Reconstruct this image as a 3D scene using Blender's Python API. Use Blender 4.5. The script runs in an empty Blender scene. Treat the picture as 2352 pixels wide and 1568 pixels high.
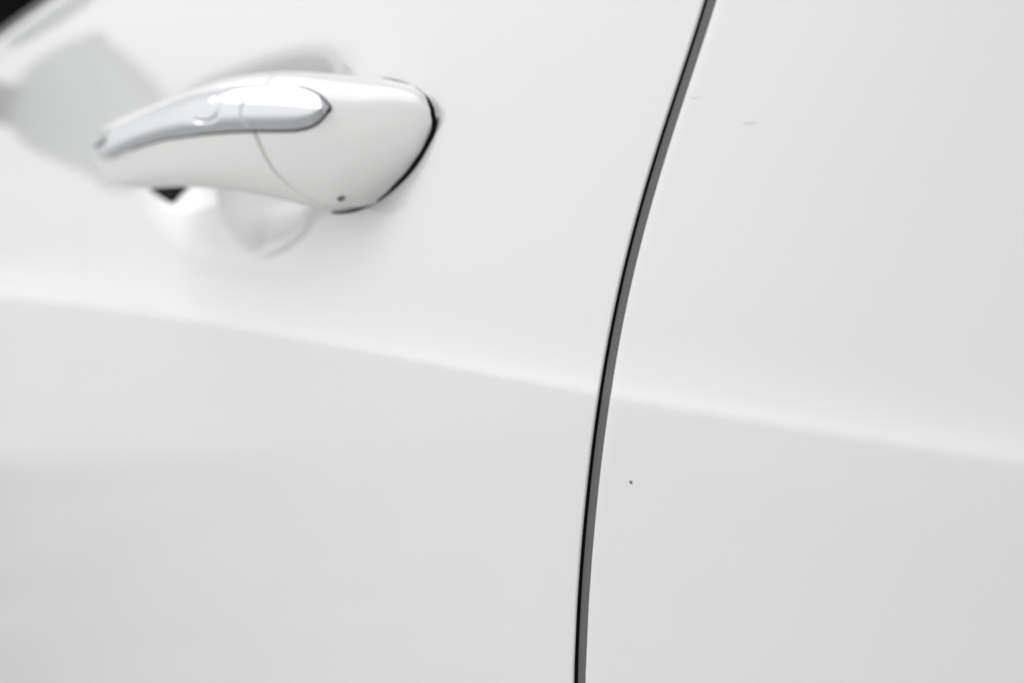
import bpy, math
import numpy as np
from mathutils import Matrix, Vector

# ------------------------------------------------------------------ camera
FP = 3267.0                       # focal length in photo pixels (photo taken as 2352 x 1568)
CX, CY = 1176.0, 784.0
YAW, PITCH = math.radians(30.9), math.radians(3.87)
H, ZC = 0.176, 0.90               # camera distance from the door skin, camera height
FWD = np.array([-math.cos(YAW)*math.cos(PITCH), math.sin(YAW)*math.cos(PITCH), -math.sin(PITCH)])
RGT = np.array([math.sin(YAW), math.cos(YAW), 0.0])
UPV = np.cross(RGT, FWD)
CAM = np.array([0.0, -H, ZC])

sc = bpy.context.scene
C = sc.collection
cd = bpy.data.cameras.new("camera")
cam = bpy.data.objects.new("camera", cd)
C.objects.link(cam)
M = Matrix(((RGT[0], UPV[0], -FWD[0], CAM[0]), (RGT[1], UPV[1], -FWD[1], CAM[1]),
            (RGT[2], UPV[2], -FWD[2], CAM[2]), (0, 0, 0, 1)))
cam.matrix_world = M
cd.sensor_width = 36.0
cd.lens = FP/2352*36.0
cd.clip_start, cd.clip_end = 0.01, 2000
cd.dof.use_dof = True
cd.dof.focus_distance = 0.31
cd.dof.aperture_fstop = 10.0
sc.camera = cam

# ------------------------------------------------------------------ light: bright overcast sky, soft sun
SUN_EL, SUN_AZ = math.radians(44), math.radians(-134)    # direction to the sun: azimuth from +X
w = bpy.data.worlds.new("World")
sc.world = w
w.use_nodes = True
nt = w.node_tree
bg = nt.nodes["Background"]
sky = nt.nodes.new("ShaderNodeTexSky")
sky.sky_type = 'NISHITA'
sky.sun_disc = False
sky.sun_elevation = SUN_EL
sky.sun_rotation = math.pi/2 - SUN_AZ
sky.air_density, sky.dust_density, sky.ozone_density = 1.0, 3.0, 1.0
hs = nt.nodes.new("ShaderNodeHueSaturation")             # overcast: nearly grey
hs.inputs['Saturation'].default_value = 0.08
nt.links.new(sky.outputs[0], hs.inputs['Color'])
hs.inputs['Value'].default_value = 1/6
gm = nt.nodes.new("ShaderNodeGamma")                     # cloud cover evens the sky out
gm.inputs['Gamma'].default_value = 0.5
h2 = nt.nodes.new("ShaderNodeHueSaturation")
h2.inputs['Value'].default_value = 6.0
nt.links.new(hs.outputs[0], gm.inputs['Color'])
nt.links.new(gm.outputs[0], h2.inputs['Color'])
nt.links.new(h2.outputs[0], bg.inputs[0])
bg.inputs[1].default_value = 0.1
ld = bpy.data.lights.new("sun", 'SUN')
ld.energy, ld.angle, ld.color = 0.6, math.radians(50), (1.0, 1.0, 1.0)
lo = bpy.data.objects.new("sun", ld)
C.objects.link(lo)
sd = Vector((math.cos(SUN_EL)*math.cos(SUN_AZ), math.cos(SUN_EL)*math.sin(SUN_AZ), math.sin(SUN_EL)))
lo.rotation_euler = sd.to_track_quat('Z', 'Y').to_euler()
vs = sc.view_settings
vs.view_transform, vs.look, vs.gamma, vs.exposure = 'Standard', 'None', 1.0, 0.61
vs.use_curve_mapping = False

# ------------------------------------------------------------------ materials
def mat(name, col, rough=0.5, metal=0.0, coat=0.0, coatr=0.03, ior=1.5):
    m = bpy.data.materials.new(name)
    m.use_nodes = True
    b = m.node_tree.nodes["Principled BSDF"]
    b.inputs['Base Color'].default_value = (*col, 1)
    b.inputs['Roughness'].default_value = rough
    b.inputs['Metallic'].default_value = metal
    b.inputs['Coat Weight'].default_value = coat
    b.inputs['Coat Roughness'].default_value = coatr
    b.inputs['IOR'].default_value = ior
    return m

def noise_bump(m, scale, dist, detail=3, strength=1.0, colvar=None):
    t = m.node_tree
    b = t.nodes["Principled BSDF"]
    tc = t.nodes.new("ShaderNodeTexCoord")
    n = t.nodes.new("ShaderNodeTexNoise")
    n.inputs['Scale'].default_value = scale
    n.inputs['Detail'].default_value = detail
    t.links.new(tc.outputs['Object'], n.inputs['Vector'])
    bp = t.nodes.new("ShaderNodeBump")
    bp.inputs['Distance'].default_value = dist
    bp.inputs['Strength'].default_value = strength
    t.links.new(n.outputs[0], bp.inputs['Height'])
    t.links.new(bp.outputs[0], b.inputs['Normal'])
    t.links.new(bp.outputs[0], b.inputs['Coat Normal'])
    if colvar:
        r = t.nodes.new("ShaderNodeValToRGB")
        r.color_ramp.elements[0].position, r.color_ramp.elements[1].position = 0.35, 0.65
        r.color_ramp.elements[0].color = (*colvar[0], 1)
        r.color_ramp.elements[1].color = (*colvar[1], 1)
        n2 = t.nodes.new("ShaderNodeTexNoise")
        n2.inputs['Scale'].default_value = colvar[2]
        n2.inputs['Detail'].default_value = 6
        t.links.new(tc.outputs['Object'], n2.inputs['Vector'])
        t.links.new(n2.outputs[0], r.inputs[0])
        t.links.new(r.outputs[0], b.inputs['Base Color'])
    return m

PAINT = noise_bump(mat("white_paint", (0.80, 0.805, 0.80), 0.45, 0, 1.0, 0.075), 420, 0.000004, 1)
PAINT_H = noise_bump(mat("white_handle_paint", (0.79, 0.79, 0.78), 0.45, 0, 1.0, 0.03), 420, 0.000004, 1)
CHROME = mat("chrome", (0.66, 0.67, 0.69), 0.04, 1.0)
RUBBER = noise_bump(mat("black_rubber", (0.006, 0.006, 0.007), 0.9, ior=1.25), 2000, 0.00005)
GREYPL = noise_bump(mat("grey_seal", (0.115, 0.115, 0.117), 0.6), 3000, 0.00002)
BELT = noise_bump(mat("belt_rubber", (0.10, 0.10, 0.10), 0.5), 1500, 0.00003)
CLOTH = noise_bump(mat("cabin_cloth", (0.012, 0.012, 0.012), 0.95), 800, 0.0003)
PLASTIC = noise_bump(mat("black_plastic", (0.02, 0.02, 0.021), 0.45), 1500, 0.00005)
CHIP = mat("bare_chip", (0.16, 0.15, 0.14), 0.8)
CONCRETE = noise_bump(mat("pale_concrete", (0.4, 0.4, 0.39), 0.85), 60, 0.002, 8, 0.6,
                      ((0.70, 0.70, 0.70), (0.78, 0.78, 0.78), 1.3))

# ------------------------------------------------------------------ projection helpers
def cam_comp(p):
    v = np.asarray(p) - CAM
    return v @ RGT, v @ UPV, v @ FWD
def proj(p):
    a, b, c = cam_comp(p)
    return CX + FP*a/c, CY - FP*b/c
def z_for_row(x, y, row):                      # height of the point above (x, y) seen at that row
    k = (CY - row)/FP
    a0, b0, c0 = cam_comp((x, y, 0.0))
    return (k*c0 - b0)/(UPV[2] - k*FWD[2])
def ray(px, py):
    return FWD + RGT*((px - CX)/FP) + UPV*((CY - py)/FP)

# ------------------------------------------------------------------ body side form  y = F(x, z)   (outward = -y)
wt = np.linspace(-0.8, 0.8, 16001)
dw = wt[1] - wt[0]
def table(slope, soft):
    k = np.exp(-0.5*(np.arange(-60, 61)*dw/soft)**2); k /= k.sum()
    s = np.convolve(np.pad(slope, 60, mode='edge'), k, 'valid')
    y = np.cumsum(s)*dw
    return y - y[8000]
T0 = table(np.where(wt > 0, 0.048 + 0.45*np.clip(wt, 0, 1), 0.015 + 0.5*np.clip(wt, -0.4, 0)), 0.0008)
T1 = table(np.where(wt > 0, np.exp(-np.clip(wt, 0, 1)/0.011), 0.0), 0.0012)
T2 = table(np.where(wt > 0, np.exp(-np.clip(wt, 0, 1)/0.0042), 0.0), 0.0007)
ZCR = [0.8, 0.0, 0.0]
def zcrease(x):
    return CREASE(x)
def crease_amp(x):
    return np.interp(x, [-1.0, -0.65, -0.5, -0.25, -0.1], [0.95, 0.44, 0.40, 0.36, 0.44])
def F0(x, z):
    x = np.asarray(x, float); z = np.asarray(z, float)
    wv = z - zcrease(x)
    m = np.clip((x + 0.55)/0.30, 0, 1); m = m*m*(3 - 2*m)
    a = np.interp(wv, wt, T0) + crease_amp(x)*((1 - m)*np.interp(wv, wt, T1) + m*np.interp(wv, wt, T2))
    a = a - 0.24*0.0022*np.logaddexp(0, (z - 1.0145)/0.0022)          # slightly hollow strip below the belt
    return a - 0.0145 + 0.50*0.05*(np.logaddexp(0, (x + 0.163)/0.05) - np.logaddexp(0, (x - 0.10)/0.05)*0.5) + 0.008*np.clip(-x - 0.3, 0, 3)**2
CREASE = lambda x: 0.85 + 0*np.asarray(x)
def hit(px, py, G):
    d = ray(px, py); t = H/d[1]
    for _ in range(60):
        p = CAM + d*t
        t += 0.7*(float(G(p[0], p[2])) - p[1])/d[1]
    return CAM + d*t
cr_px = [(-400, 622), (0, 680), (470, 746), (941, 817), (1348, 890), (1646, 942), (2000, 1012), (2352, 1072)]
for _ in range(5):
    pts = np.array([hit(a, b, F0) for a, b in cr_px])
    co = np.polyfit(pts[:, 0], pts[:, 2], 3); x0c, x1c = pts[0, 0], pts[-1, 0]
    CREASE = (lambda c, dc: (lambda x: np.polyval(c, np.clip(x, x0c, x1c)) + np.polyval(dc, x0c)*np.minimum(np.asarray(x) - x0c, 0)
                             + np.polyval(dc, x1c)*0.2*(1 - np.exp(-np.maximum(np.asarray(x) - x1c, 0)/0.2))))(co, np.polyder(co))

# cup behind the handle
cup_px = [(405, 205), (541, 150), (700, 98), (840, 96), (960, 135), (1020, 215), (1018, 300), (965, 405), (875, 512),
          (710, 588), (560, 612), (450, 592), (365, 530), (310, 440), (300, 380), (350, 290)]
cp = np.array([hit(a, b, F0) for a, b in cup_px])
cc = np.array([(cp[:, 0].min() + cp[:, 0].max())/2, (cp[:, 2].min() + cp[:, 2].max())/2])
sx = (cp[:, 0].max() - cp[:, 0].min())/2; sz = (cp[:, 2].max() - cp[:, 2].min())/2
ang = np.arctan2((cp[:, 2] - cc[1])/sz, (cp[:, 0] - cc[0])/sx); rad = np.hypot((cp[:, 2] - cc[1])/sz, (cp[:, 0] - cc[0])/sx)
o_ = np.argsort(ang); ang, rad = ang[o_], rad[o_]
ta = np.linspace(-math.pi, math.pi, 721)
tr = np.interp(ta, np.concatenate([ang - 2*math.pi, ang, ang + 2*math.pi]), np.tile(rad, 3))
kk = np.exp(-0.5*(np.arange(-60, 61)/22.0)**2); kk /= kk.sum()
tr = np.convolve(np.concatenate([tr[-61:-1], tr, tr[1:61]]), kk, 'valid')
CUPD = 0.019
def cup(x, z):
    a = (np.asarray(z) - cc[1])/sz; b = (np.asarray(x) - cc[0])/sx
    r = np.hypot(a, b)/np.interp(np.arctan2(a, b), ta, tr)
    s = np.clip(1 - r, 0, 1)
    s = s*s*(3 - 2*s)
    xb = -0.420 + (np.clip(np.asarray(z), 0.901, 0.98) - 0.902)/0.056*0.040    # the pressing rises again to carry the fixed end of the handle
    q = np.clip((np.asarray(x) - xb + 0.03)/0.06, 0, 1)
    return CUPD*(1 - (1 - s)**2.2)*(1 - 0.93*q*q*(3 - 2*q))
def F(x, z):
    return F0(x, z) + cup(x, z)

# gap curves
gl_px = [(1615, 0), (1560, 170), (1467, 470), (1397, 753), (1364, 964), (1339, 1176), (1326, 1317), (1315, 1568)]
gr_px = [(1643, 0), (1587, 170), (1497, 470), (1426, 753), (1391, 964), (1367, 1176), (1355, 1317), (1342, 1568)]
gl_px, gr_px = np.array(gl_px, float), np.array(gr_px, float)
rows = np.linspace(-20, 1590, 120)
cL, cR = (np.polyfit(q[:, 1], q[:, 0], 5) for q in (gl_px, gr_px))
def dense(c):
    return np.array([hit(float(np.polyval(c, r)), float(r), F0) for r in rows])
gl, gr = dense(cL), dense(cR)
def curve(pts):
    o = np.argsort(pts[:, 2]); z, x = pts[o, 2], pts[o, 0]
    s0, s1 = (x[8] - x[0])/(z[8] - z[0]), (x[-1] - x[-9])/(z[-1] - z[-9])
    def f(q):
        q = np.asarray(q, float)
        return np.interp(q, z, x) + s1*np.clip(q - z[-1], 0, 9) - s0*(1 - np.exp(-3*np.clip(z[0] - q, 0, 9)))/3
    return f
XL = curve(gl)
XRr = curve(gr)
wd = np.polyfit(gr[:, 2], XRr(gr[:, 2]) - XL(gr[:, 2]), 2)
XR = lambda z: XL(z) + np.clip(np.polyval(wd, z), 0.0035, 0.0055)
print("gap width mm", np.polyval(wd, [gr[0, 2], gr[-1, 2]])*1000, "cup size", sx, sz, "crease", co)

# ------------------------------------------------------------------ mesh helpers
def link(name, verts, faces, m, parent=None, smooth=True, mats=None, mi=None):
    me = bpy.data.meshes.new(name)
    me.from_pydata([tuple(map(float, v)) for v in verts], [], faces)
    for q in (mats or [m]):
        me.materials.append(q)
    if mi is not None:
        me.polygons.foreach_set('material_index', mi)
    me.polygons.foreach_set('use_smooth', [smooth]*len(me.polygons))
    me.update()
    o = bpy.data.objects.new(name, me)
    C.objects.link(o)
    if parent: o.parent = parent
    return o
def grid_faces(nr, nc, off=0, flip=False, closed=False):
    f = []
    for i in range(nr - 1):
        for j in range(nc if closed else nc - 1):
            a = off + i*nc + j; b = off + i*nc + (j + 1) % nc; c = b + nc; d = a + nc
            f.append((a, d, c, b) if flip else (a, b, c, d))
    return f
def sheet(name, G, m, parent, flip=False, closed=False):
    nr, nc = G.shape[:2]
    return link(name, G.reshape(-1, 3), grid_faces(nr, nc, 0, flip, closed), m, parent)
def empty(name, loc=(0, 0, 0), parent=None):
    o = bpy.data.objects.new(name, None); C.objects.link(o); o.location = loc
    if parent: o.parent = parent
    return o

# ------------------------------------------------------------------ ground
g = link("ground", [(-600, -600, 0), (600, -600, 0), (600, 600, 0), (-600, 600, 0)], [(0, 1, 2, 3)], CONCRETE, smooth=False)
g['kind'] = 'structure'
ASPHALT = noise_bump(mat("worn_paving", (0.4, 0.4, 0.4), 0.9), 60, 0.002, 8, 0.6, ((0.48, 0.48, 0.475), (0.56, 0.56, 0.55), 2.1))
g = link("pavement", [(-5.7, -5.0, 0.004), (9, -5.0, 0.004), (9, 7, 0.004), (-5.7, 7, 0.004)], [(0, 1, 2, 3)], ASPHALT, smooth=False)
g['kind'] = 'structure'

# ------------------------------------------------------------------ the car
car = empty("car", (0, 0, 0))
car['label'] = "glossy white car with chrome-topped door handle and a curved grey gap behind its door"
car['category'] = "car"

# belt height from the photograph: lower edge of the belt moulding at the left border
def belt_z():
    z = 1.0
    for _ in range(30):
        p = hit(0, 98, F0); z = p[2]
    return z
ZB = belt_z()
print("belt z", ZB, "crease z at -0.5", CREASE(-0.5))

def wrows():
    up = [0, .0006, .0012, .0018, .0026, .0034, .0044, .0056, .007, .0085, .0102, .012, .014, .0165, .019]
    up += list(np.arange(.0205, .125, .0014))
    n = list(-np.array([.0006, .0012, .0018, .0026, .0034, .0044, .006, .008, .011, .015, .02, .027, .035, .045, .06, .08, .105, .14, .18, .23, .29, .36, .44]))
    return np.array(sorted(n + up))
WR = wrows()
WTOP = WR[-1]
def zrow(x, wv):
    zc_ = CREASE(x)
    return zc_ + np.where(wv > 0.02, 0.02 + (wv - 0.02)*(ZB - zc_ - 0.02)/(WTOP - 0.02), wv)

def side_panel(name, xs, edge, at_end, G=F):
    """skin between far border and a gap edge; xs = fractions-like x list for interior, edge(z) = gap curve"""
    rE = 0.0004
    nr = len(WR)
    cols = []
    for x in xs:                                      # straight interior columns, bent towards the gap curve near it
        cols.append(('i', x))
    grid = []
    x0g = xs[-1] if at_end else xs[0]
    for wv in WR:
        row = []
        zE = CREASE(-0.25) + wv if wv <= 0.02 else zrow(-0.25, wv)
        e = float(edge(zE))
        for _ in range(4): e = float(edge(float(zrow(e, wv))))
        sgn = 1 if at_end else -1
        far = xs[0] if at_end else xs[-1]
        for x in xs:
            t = (x - far)/(x0g - far)
            xx = far + t*(e - sgn*rE - far)
            zz = float(zrow(xx, wv)) if True else zE
            row.append((xx, float(G(xx, zz)), zz))
        ext = []
        zz = float(zrow(e, wv)); e = float(edge(zz)); y0 = float(G(e - sgn*rE, zz))
        for a in (22, 45, 68, 90):
            r = math.radians(a)
            ext.append((e - sgn*rE + sgn*rE*math.sin(r), y0 + rE*(1 - math.cos(r)), zz))
        ext.append((e, y0 + 0.004, zz)); ext.append((e - sgn*0.001, y0 + 0.014, zz))
        row = row + ext if at_end else ext[::-1] + row
        grid.append(row)
    # rolled upper border at the belt
    top = grid[-1]
    R = 0.009
    base = np.array(top)
    for a in (12, 25, 38, 51, 64, 77, 90):
        r = math.radians(a)
        t = base.copy()
        t[:, 1] = base[:, 1] + R*(1 - math.cos(r)) + 0.20*R*math.sin(r)
        t[:, 2] = base[:, 2] + R*math.sin(r)
        grid.append([tuple(q) for q in t])
    t2 = np.array(grid[-1]); t2[:, 1] += 0.004
    grid.append([tuple(q) for q in t2])
    return sheet(name, np.array(grid), PAINT, car)

xs = np.unique(np.round(np.concatenate([np.linspace(-1.60, -0.95, 50), np.linspace(-0.95, -0.62, 100),
                                        np.arange(-0.62, -0.29, 0.00125), np.linspace(-0.29, -0.25, 20)]), 6))
door = side_panel("door", xs, XL, True)
xr = np.unique(np.round(np.concatenate([np.linspace(-0.25, -0.10, 60), np.linspace(-0.10, 0.9, 60)]), 6))
quarter = side_panel("rear_quarter_panel", xr, XR, False, F0)

# the gap: grey seal, and a black strip painting the shade under the door edge
zz = np.linspace(0.47, ZB, 220)
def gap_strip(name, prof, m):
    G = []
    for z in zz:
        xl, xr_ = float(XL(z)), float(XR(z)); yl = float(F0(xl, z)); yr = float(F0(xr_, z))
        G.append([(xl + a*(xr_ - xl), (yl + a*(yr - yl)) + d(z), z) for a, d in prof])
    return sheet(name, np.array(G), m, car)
zg0, zg1 = gl[:, 2].min(), gl[:, 2].max()
tz = lambda z: float(np.clip((z - zg0)/(zg1 - zg0), -0.5, 1.2))
lip = lambda z: 0.0004
df = lambda z: 0.00085 - 0.0003*tz(z)
gap_strip("door_edge_shade", [(0.01, lambda z: 0.012), (0.012, lambda z: lip(z) + 1e-4), (0.02, lip), (0.04, lip), (0.05, lambda z: lip(z) + 1e-4), (0.06, lambda z: 0.012)], RUBBER)
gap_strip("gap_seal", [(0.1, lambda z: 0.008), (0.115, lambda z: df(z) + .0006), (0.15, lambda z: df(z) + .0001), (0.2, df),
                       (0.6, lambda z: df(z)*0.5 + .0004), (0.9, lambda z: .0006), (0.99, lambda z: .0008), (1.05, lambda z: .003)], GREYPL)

# ------------------------------------------------------------------ handle
OP = np.array([(225, 34), (234, 36.4), (262, 36.2), (300, 35), (400, 31.5), (500, 27), (600, 22), (700, 16.5), (800, 11.2), (900, 6.2), (960, 3.2), (1003, 0.8)])
THP = np.array([(225, 6), (300, 7), (500, 7.5), (620, 8), (700, 9), (800, 8.8), (860, 7), (900, 5.2), (960, 2.3), (1003, 0.2)])   # crown above edge
BKP = np.array([(225, 14), (300, 18), (600, 20), (680, 22), (760, 26), (1003, 12)])                             # depth of back below crown
TOP = np.array([(225, 342), (229, 322), (240, 303), (261, 284), (333, 252), (413, 220), (501, 189), (541, 177), (600, 168), (657, 164), (720, 166), (781, 171),
                (841, 177), (905, 186), (941, 196), (973, 216), (993, 246), (1003, 266)])
BOT = np.array([(225, 362), (235, 380), (248, 397), (262, 410), (280, 421), (300, 428), (337, 433), (429, 429), (501, 432), (580, 440), (645, 452), (713, 468), (757, 479), (797, 482),
                (837, 471), (885, 443), (933, 400), (973, 344), (993, 294), (1003, 268)])
def smooth_interp(tab, p):
    return np.interp(p, tab[:, 0], tab[:, 1])
def surf0(px, row, off):                              # x of the handle crown seen at px
    d = ray(px, row)
    t = (H - off)/d[1]
    for _ in range(12):
        p = CAM + d*t
        t += (float(F0(p[0], p[2])) - off - p[1])/d[1]*0.8
    return CAM + d*t
CROWN, BF = 0.36, 0.55
def station_exact(px):
    o = smooth_interp(OPs, px)/1000; th = smooth_interp(THs, px)/1000; bk = smooth_interp(BKP, px)/1000
    row = 320.0
    x, y = surf0(px, row, o)[:2]
    for _ in range(3):
        e = proj((x, y + th, ZC + 0.03))[0]; e = min(e, 1003.0)
        rt, rb = smooth_interp(TOPs, e), smooth_interp(BOTs, e)
        x, y = surf0(px, (rt + rb)/2, o)[:2]
    return (x, y, z_for_row(x, y + th, rt), z_for_row(x, y + BF*th, rb), th, bk)
def station(px):
    t = min(max(px, 225.0), 1003.0)
    return [float(np.interp(t, STP, STV[:, k])) for k in range(6)]
def resample(tab, sig=14.0):
    p = np.arange(tab[0, 0], tab[-1, 0] + 1e-6, 1.0)
    v = np.interp(p, tab[:, 0], tab[:, 1])
    n = int(sig*3); q = np.exp(-0.5*(np.arange(-n, n + 1)/sig)**2); q /= q.sum()
    e = np.concatenate([2*v[0] - v[1:n + 1][::-1], v, 2*v[-1] - v[-n - 1:-1][::-1]])
    s = np.convolve(e, q, 'valid')
    edge = np.clip(np.minimum(p - p[0], p[-1] - p)/(2.0*sig), 0, 1)
    return np.stack([p, s*edge + v*(1 - edge)], 1)
OPs, TOPs, BOTs = resample(OP, 14), resample(TOP, 6), resample(BOT, 6)
THs = resample(THP, 15)
STP = np.arange(225.0, 1003.5, 2.0); STV = np.array([station_exact(q) for q in STP])
def hp(px, v, lift=0.0, back=False):
    x, y, zt, zb, th, bk = station(px)
    # v 0..1 top to bottom ; crown at CROWN
    q = (CROWN - v)/CROWN if v < CROWN else (v - CROWN)/(1 - CROWN)
    n = 3.2 if v < CROWN else 2.3
    if not back:
        drop = (th if v < CROWN else BF*th)*(1 - max(0.0, 1 - q**n)**(1/2.0))
        return (x, y + drop - lift, zt + (zb - zt)*v)
    e = max(0.0, 1 - abs(2*v - 1)**2.6)**(1/2.6)
    te = th*(1 + (BF - 1)*v)
    return (x, y + te + (bk - te)*e, zt + (zb - zt)*v)
VF = 0.5 - 0.5*np.cos(np.linspace(0, math.pi, 49))
seam_px = np.array([(166, 640), (180, 622), (198, 606), (212, 590), (232, 575), (252, 570), (272, 571), (304, 584), (352, 604), (400, 632), (436, 672), (460, 712), (476, 752), (490, 790)])
def inverse(px, row):                                  # station and v of the handle face seen at a pixel
    u, v = px - 20, 0.5
    for _ in range(25):
        a, b = proj(hp(min(max(u, 225.0), 1003.0), min(max(v, 0.0), 1.0)))
        st = station(u); hgt = abs(proj((st[0], st[1] + st[4], st[3]))[1] - proj((st[0], st[1] + st[4], st[2]))[1])
        u = min(max(u + 0.7*(px - a), 225.0), 1003.0); v = min(max(v + 0.7*(row - b)/max(hgt, 20), 0.0), 1.0)
    return u, v
sm = sorted(((lambda uv: (uv[1], uv[0]))(inverse(b, a)) for a, b in seam_px))
smv = np.array([a for a, b in sm]); smu = np.array([b for a, b in sm])
seam_s = lambda v: float(np.interp(v, smv, smu))
def ring(pxf, vshrink=1.0):
    r = [hp(pxf(v), v) for v in VF] + [hp(pxf(v), v, back=True) for v in VF[::-1][1:-1]]
    return r
sv = np.linspace(0, 1, 201); su = np.array([seam_s(v) for v in sv]); k9 = np.ones(11)/11
su[5:-5] = np.convolve(su, k9, 'valid')
seam_s = lambda v: float(np.interp(v, sv, su))
SEAM = {v: seam_s(v) for v in VF}
def loft(name, a, b, n, m, parent, closeA=True, closeB=True, pre=None):
    R = []
    for i in range(n):
        t = i/(n - 1)
        R.append(ring(lambda v: a(v) + (b(v) - a(v))*t))
    if pre: R = pre(R) + R
    G = np.array(R); nr, nc = G.shape[:2]
    f = grid_faces(nr, nc, 0, False, True)
    V = list(map(tuple, G.reshape(-1, 3)))
    for idx, on in ((0, closeA), (nr - 1, closeB)):
        if on:
            c = G[idx].mean(axis=0); V.append(tuple(c)); k = len(V) - 1
            for j in range(nc):
                p, q = idx*nc + j, idx*nc + (j + 1) % nc
                f.append((k, q, p) if idx == 0 else (k, p, q))
    return link(name, V, f, m, parent)
def front_foot(R):
    base = np.array(R[0]); c = base.mean(axis=0)
    out = []
    # turns round the front end and runs back to the door as the pivot arm
    for dx, dy, s in ((-0.022, 0.040, 0.55), (-0.021, 0.030, 0.62), (-0.018, 0.020, 0.75), (-0.013, 0.011, 0.88), (-0.008, 0.0055, 0.95), (-0.0035, 0.002, 0.985)):
        out.append([tuple(q) for q in (c + (base - c)*np.array([1, s, s]) + np.array([dx, dy, 0]))])
    return out
sgap = lambda v: 0.2 + 3.6*min(1.0, max(0.0, (v - 0.12)/0.08))
grip = loft("door_handle", lambda v: 225.0, lambda v: SEAM[v] - sgap(v), 90, PAINT_H, car, pre=front_foot)
capo = loft("handle_end_cap", lambda v: SEAM[v] + sgap(v)*1.1, lambda v: 1003.0, 70, PAINT_H, grip)

# dark filler inside the seam
def inner_ring():
    R = []
    for t in (-6, 8):
        r = [hp(SEAM[v] + t, v, lift=-0.0002) for v in VF] + [hp(SEAM[v] + t, v, back=True) for v in VF[::-1][1:-1]]
        R.append(r)
    return np.array(R)
SEAMM = mat("seam_gasket_grey", (0.42, 0.42, 0.40), 0.7)
sheet("handle_seam_gasket", inner_ring(), SEAMM, grip, closed=True)

# chrome strips: rows of upper and lower border along px
CT = np.array([(225, 326), (245, 302), (300, 276), (357, 250), (420, 226), (480, 208), (541, 199), (597, 197), (640, 197), (681, 199), (717, 209), (742, 224), (759, 245)])
CB = np.array([(225, 366), (257, 366), (313, 340), (381, 320), (477, 307), (530, 303), (581, 301), (640, 301), (681, 300), (710, 294), (733, 283), (750, 264), (759, 247)])
CTs, CBs = resample(CT, 7), resample(CB, 7)
def vrow(px, row):
    rt, rb = smooth_interp(TOPs, px), smooth_interp(BOTs, px)
    return (row - rt)/(rb - rt)
def pad(px, k):                                       # little raised sensor pad in the chrome
    a = 1/(1 + math.exp((px - 515)/2.2)); b = 1/(1 + math.exp((k - 0.72)/0.03))
    c = 1/(1 + math.exp(-(px - 455)/8))
    return a*b*c
JL = np.array([(521, 222), (518, 240), (514, 262), (508, 273), (496, 279), (480, 281), (466, 279), (458, 274)], float)
JP = np.stack([np.interp(np.linspace(0, 7, 120), range(8), JL[:, i]) for i in (0, 1)], 1)
def groove(px, r):
    d2 = ((JP - (px, r))**2).sum(axis=1); i = d2.argmin()
    return math.exp(-d2[i]/(2*2.6**2))*min(1, i/25 + .3)*min(1, (120 - i)/25)
def chrome(name, p0, p1, n, parent):
    ks = np.concatenate([[0, .03, .08], np.linspace(0.14, 0.86, 30), [.92, .97, 1]])
    R = []
    for i in range(n):
        row = []
        for k in ks:
            t = i/(n - 1)
            px = p0(k) + (p1(k) - p0(k))*t
            r = smooth_interp(CTs, px)*(1 - k) + smooth_interp(CBs, px)*k
            u, v = inverse(px, r)
            lf = 0.0002 + 0.0021*(1 - abs(k/0.58 - 1)**2.2 if k < 0.58 else 1 - ((k - 0.58)/0.42)**3.2) - 0.0003*pad(px, k) - 0.00045*groove(px, r)
            row.append(hp(u, v, lift=lf))
        a, b = np.array(row[0]), np.array(row[-1])
        row = [tuple(a + [0.0, 0.003, 0])] + row + [tuple(b + [0.0, 0.003, 0])]
        R.append(row)
    R = np.array(R)
    e0, e1 = R[:1] + np.array([0, 0.002, 0]), R[-1:] + np.array([0, 0.002, 0])
    return sheet(name, np.concatenate([e0, R, e1]), CHROME, parent)
def seampx_at(k, d):
    px = 575.0
    for _ in range(20):
        r = smooth_interp(CTs, px)*(1 - k) + smooth_interp(CBs, px)*k
        px = 0.5*px + 0.5*float(np.interp(r, seam_px[:, 0], seam_px[:, 1]))
    return px + d
chrome("chrome_trim", lambda k: 226.0, lambda k: seampx_at(k, -1.5), 190, grip)
chrome("chrome_trim", lambda k: seampx_at(k, 1.5), lambda k: 758.6, 60, grip)
# black gasket round the rear of the cap, lying between cap and door
def path_tube(name, pts, rad, m, parent, nseg=8):
    P = np.array(pts); n = len(P); G = []
    for i in range(n):
        t = P[min(i + 1, n - 1)] - P[max(i - 1, 0)]; t /= np.linalg.norm(t)
        a = np.cross(t, (0, 1, 0)); a /= np.linalg.norm(a); b = np.cross(t, a)
        G.append([P[i] + rad[i]*(math.cos(q)*a + math.sin(q)*b) for q in np.linspace(0, 2*math.pi, nseg, endpoint=False)])
    return sheet(name, np.array(G), m, parent, closed=True)
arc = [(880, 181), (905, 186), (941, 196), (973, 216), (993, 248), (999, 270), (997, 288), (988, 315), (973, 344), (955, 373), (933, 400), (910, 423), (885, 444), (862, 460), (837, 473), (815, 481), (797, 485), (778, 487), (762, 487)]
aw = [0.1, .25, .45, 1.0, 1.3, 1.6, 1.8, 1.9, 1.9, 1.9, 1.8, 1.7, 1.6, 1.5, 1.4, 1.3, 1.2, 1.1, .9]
ai = np.linspace(0, len(arc) - 1, 80)
ax_ = np.interp(ai, range(len(arc)), [a for a, b in arc]); ay_ = np.interp(ai, range(len(arc)), [b for a, b in arc])
k5 = np.ones(5)/5
ax_[2:-2] = np.convolve(ax_, k5, 'valid'); ay_[2:-2] = np.convolve(ay_, k5, 'valid')
aw_ = np.interp(ai, range(len(arc)), aw)
FG = lambda x, z, k=0.3: F0(x, z) + k*cup(x, z)
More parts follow.
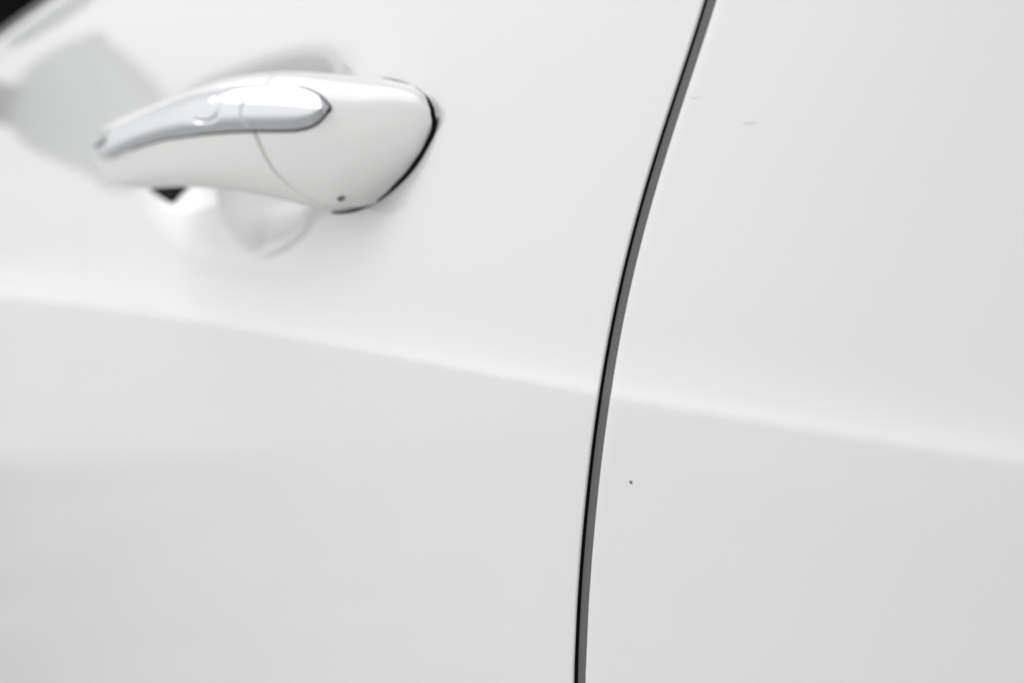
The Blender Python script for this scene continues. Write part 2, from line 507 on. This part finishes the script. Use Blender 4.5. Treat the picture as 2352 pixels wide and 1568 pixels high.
path_tube("handle_gasket", [hit(a + float(np.interp(b, [186, 215, 255, 285, 330], [2, 6, 10, 6, 3])), b + float(np.interp(b, [185, 240, 300], [-3, -1, 1])), lambda x, z, k=float(np.interp(b, [380, 450], [1.0, 1.0])): FG(x, z, k)) - np.array([0, float(np.interp(b, [230, 262, 300], [0.0009, 0.0015, 0.0001])), 0]) for a, b in zip(ax_, ay_)], aw_*0.00042, RUBBER, grip)

# fine dark tube following the outline of the chrome
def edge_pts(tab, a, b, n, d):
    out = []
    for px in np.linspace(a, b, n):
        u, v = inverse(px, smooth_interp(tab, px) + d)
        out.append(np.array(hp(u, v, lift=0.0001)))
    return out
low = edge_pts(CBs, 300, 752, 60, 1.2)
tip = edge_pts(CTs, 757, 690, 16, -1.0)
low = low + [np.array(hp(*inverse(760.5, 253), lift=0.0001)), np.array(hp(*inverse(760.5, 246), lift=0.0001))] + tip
TRIM = mat("trim_outline_dark", (0.05, 0.05, 0.055), 0.6)
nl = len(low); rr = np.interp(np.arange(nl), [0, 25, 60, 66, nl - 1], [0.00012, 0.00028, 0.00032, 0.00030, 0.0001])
path_tube("trim_outline", low, rr, TRIM, grip)

# drain notch low on the cap
def blob(name, c, rx, rz, m, parent, G, depth=0.0002, n=14):
    V = [c + np.array([0, -depth, 0])]; f = []
    rings = [(0.6, depth), (1.0, -0.0001)]
    for s, d in rings:
        for i in range(n):
            a = 2*math.pi*i/n
            q = c + np.array([rx*s*math.cos(a)*(1 + .15*math.sin(3*a)), 0, rz*s*math.sin(a)*(1 + .1*math.cos(2*a))])
            q[1] = G(q[0], q[2]) - d if G else q[1] - d
            V.append(q)
    for i in range(n):
        f.append((0, 1 + i, 1 + (i + 1) % n)); f.append((1 + i, 1 + n + i, 1 + n + (i + 1) % n, 1 + (i + 1) % n))
    return link(name, V, f, m, parent)
c = np.array(hp(*inverse(781, 456)))
DOT = mat("notch_dark", (0.12, 0.12, 0.11), 0.8)
blob("lock_notch", c, 0.0022, 0.0009, DOT, grip, None, 0.0004)

# dark rubber seat of the pivot arm in the cup
def patch(name, poly, m, parent, G=F, lift=0.0004):
    P = [hit(a, b, G) for a, b in poly]; c = sum(P)/len(P)
    V = [c - np.array([0, lift, 0])] + [p - np.array([0, lift, 0]) for p in P] + [p + np.array([0, 0.004, 0]) for p in P]
    n = len(P); f = [(0, 1 + i, 1 + (i + 1) % n) for i in range(n)] + [(1 + i, 1 + n + i, 1 + n + (i + 1) % n, 1 + (i + 1) % n) for i in range(n)]
    return link(name, V, f, m, parent, smooth=False)
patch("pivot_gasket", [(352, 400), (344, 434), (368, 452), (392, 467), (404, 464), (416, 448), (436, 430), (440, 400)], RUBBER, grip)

# ------------------------------------------------------------------ belt moulding, window opening, cabin, roof
bx = np.linspace(-1.60, 0.25, 100)
def belt_prof(name, prof, m):
    G = []
    for x in bx:
        y = float(F0(x, ZB)) + 0.0095
        G.append([(x, y + a, ZB + 0.009 + b) for a, b in prof])
    return sheet(name, np.array(G), m, car)
belt_prof("belt_moulding", [(0.004, -0.006), (0.0005, -0.004), (-0.0005, 0.0), (0.0, 0.004), (0.002, 0.0075), (0.006, 0.009), (0.014, 0.009), (0.016, 0.0)], BELT)
def box(name, lo_, hi_, m, parent, inside=False):
    (a, b, c_), (d, e, f_) = lo_, hi_
    V = [(a, b, c_), (d, b, c_), (d, e, c_), (a, e, c_), (a, b, f_), (d, b, f_), (d, e, f_), (a, e, f_)]
    Fc = [(0, 3, 2, 1), (4, 5, 6, 7), (0, 1, 5, 4), (1, 2, 6, 5), (2, 3, 7, 6), (3, 0, 4, 7)]
    if inside: Fc.remove((0, 1, 5, 4))
    return link(name, V, Fc, m, parent, smooth=False)
box("cabin_lining", (-1.8, 0.072, 0.35), (0.9, 1.55, 1.36), CLOTH, car, inside=True)
box("inner_door_trim", (-1.60, 0.044, 0.45), (0.9, 0.070, ZB + 0.006), CLOTH, car)

def roofline():
    G = []
    for x in np.linspace(-1.25, 0.85, 40):
        t = (x + 1.25)/2.1
        zt = 1.20 + 0.17*math.sin(math.pi*min(1, 0.25 + 0.6*t))
        row = []
        for a, b in ((0.19, -0.03), (0.165, -0.028), (0.155, -0.01), (0.165, 0.012), (0.20, 0.03), (0.30, 0.05), (0.6, 0.075), (0.9, 0.08), (1.45, 0.05)):
            row.append((x, a, zt + b))
        G.append(row)
    return sheet("roof", np.array(G), PAINT, car, flip=True)
roofline()

# door mirror ahead of the door
def chaikin(P, n=2):
    for _ in range(n):
        Q = np.roll(P, -1, axis=0); P = np.stack([0.75*P + 0.25*Q, 0.25*P + 0.75*Q], 1).reshape(-1, 2)
    return P
MO = chaikin(np.array([(-.030, 1.054), (-.060, 1.084), (-.082, 1.099), (-.092, 1.103), (-.128, 1.088), (-.168, 1.063), (-.188, 1.030), (-.178, .990), (-.140, .970), (-.100, .984), (-.030, 1.000)]), 2)
MO = MO + np.array([-0.003, -0.010])
MX = -1.15
def mirror():
    c = MO.mean(axis=0); G = []
    for t in np.linspace(0.03, 1, 18):   # housing bowl behind the glass
        s_ = math.sqrt(max(0.0, 1 - (1 - t)**2.4))
        G.append([(MX - 0.09*(1 - t), *(c + (q - c)*s_)) for q in MO])
    BEZ = mat("mirror_bezel_grey", (0.30, 0.30, 0.31), 0.4)
    mo = sheet("side_mirror", np.array(G), PAINT, car, closed=True)
    n = len(MO); inn = c + (MO - c)*0.93
    gx = lambda q: MX - .014 + 0.12*(q[0] - c[0])
    V = [(gx(c), *c)] + [(gx(q), *q) for q in inn]
    link("mirror_glass", V, [(0, 1 + i, 1 + (i + 1) % n) for i in range(n)], mat("mirror_glass", (0.44, 0.45, 0.46), 0.03, 1.0), mo, smooth=False)
    V2 = [(gx(q), *q) for q in inn] + [(MX, *q) for q in MO]
    link("mirror_bezel", V2, [(i, (i + 1) % n, n + (i + 1) % n, n + i) for i in range(n)], BEZ, mo)
    arm = []
    for y in np.linspace(-0.06, 0.012, 8):
        arm.append([(MX - 0.045 + 0.035*math.cos(a), y, 1.022 + 0.017*math.sin(a)) for a in np.linspace(0, 2*math.pi, 20, endpoint=False)])
    sheet("mirror_arm", np.array(arm), PLASTIC, mo, closed=True)
mirror()

# front wing ahead of the door, sill below: the rest of the side
def wing():
    G = []
    for wv in WR[::3]:
        row = []
        for x in np.linspace(-2.4, -1.6045, 60):
            z = float(zrow(x, wv)); row.append((x, float(F0(x, z)) + 0.25*max(0, -x - 1.8)**2, z))
        row.append((-1.6045, row[-1][1] + 0.012, row[-1][2]))
        G.append(row)
    t = np.array(G[-1]);
    for dy, dz in ((0.02, 0.012), (0.08, 0.03), (0.5, 0.08), (0.9, 0.09)):
        q = t.copy(); q[:, 1] += dy; q[:, 2] += dz; G.append([tuple(a) for a in q])
    sheet("front_wing", np.array(G), PAINT, car)
wing()
sb = CREASE(0) + WR[0]
G = []
for x in np.linspace(-1.6, 0.9, 30):
    y = float(F0(x, sb))
    G.append([(x, y + a, sb - 0.006 + b) for a, b in ((0.02, 0.0), (0.004, 0), (-0.004, -0.01), (-0.006, -0.05), (0.0, -0.1), (0.03, -0.14), (0.2, -0.15))])
sheet("sill", np.array(G), PAINT, car, flip=True)

# small stone chip in the quarter panel
p = hit(1449, 1107, F0)
blob("paint_chip", p, 0.00075, 0.00055, CHIP, quarter, F0, 0.00003)

SCUFF = mat("faint_scuff", (0.68, 0.67, 0.64), 0.5)
for a, b, rx, rz in ((1597, 225, 0.0022, 0.00025), (1722, 283, 0.0026, 0.0004)):
    q = hit(a, b, F0)
    blob("scuff", q, rx, rz, SCUFF, quarter, F0, 0.00002)
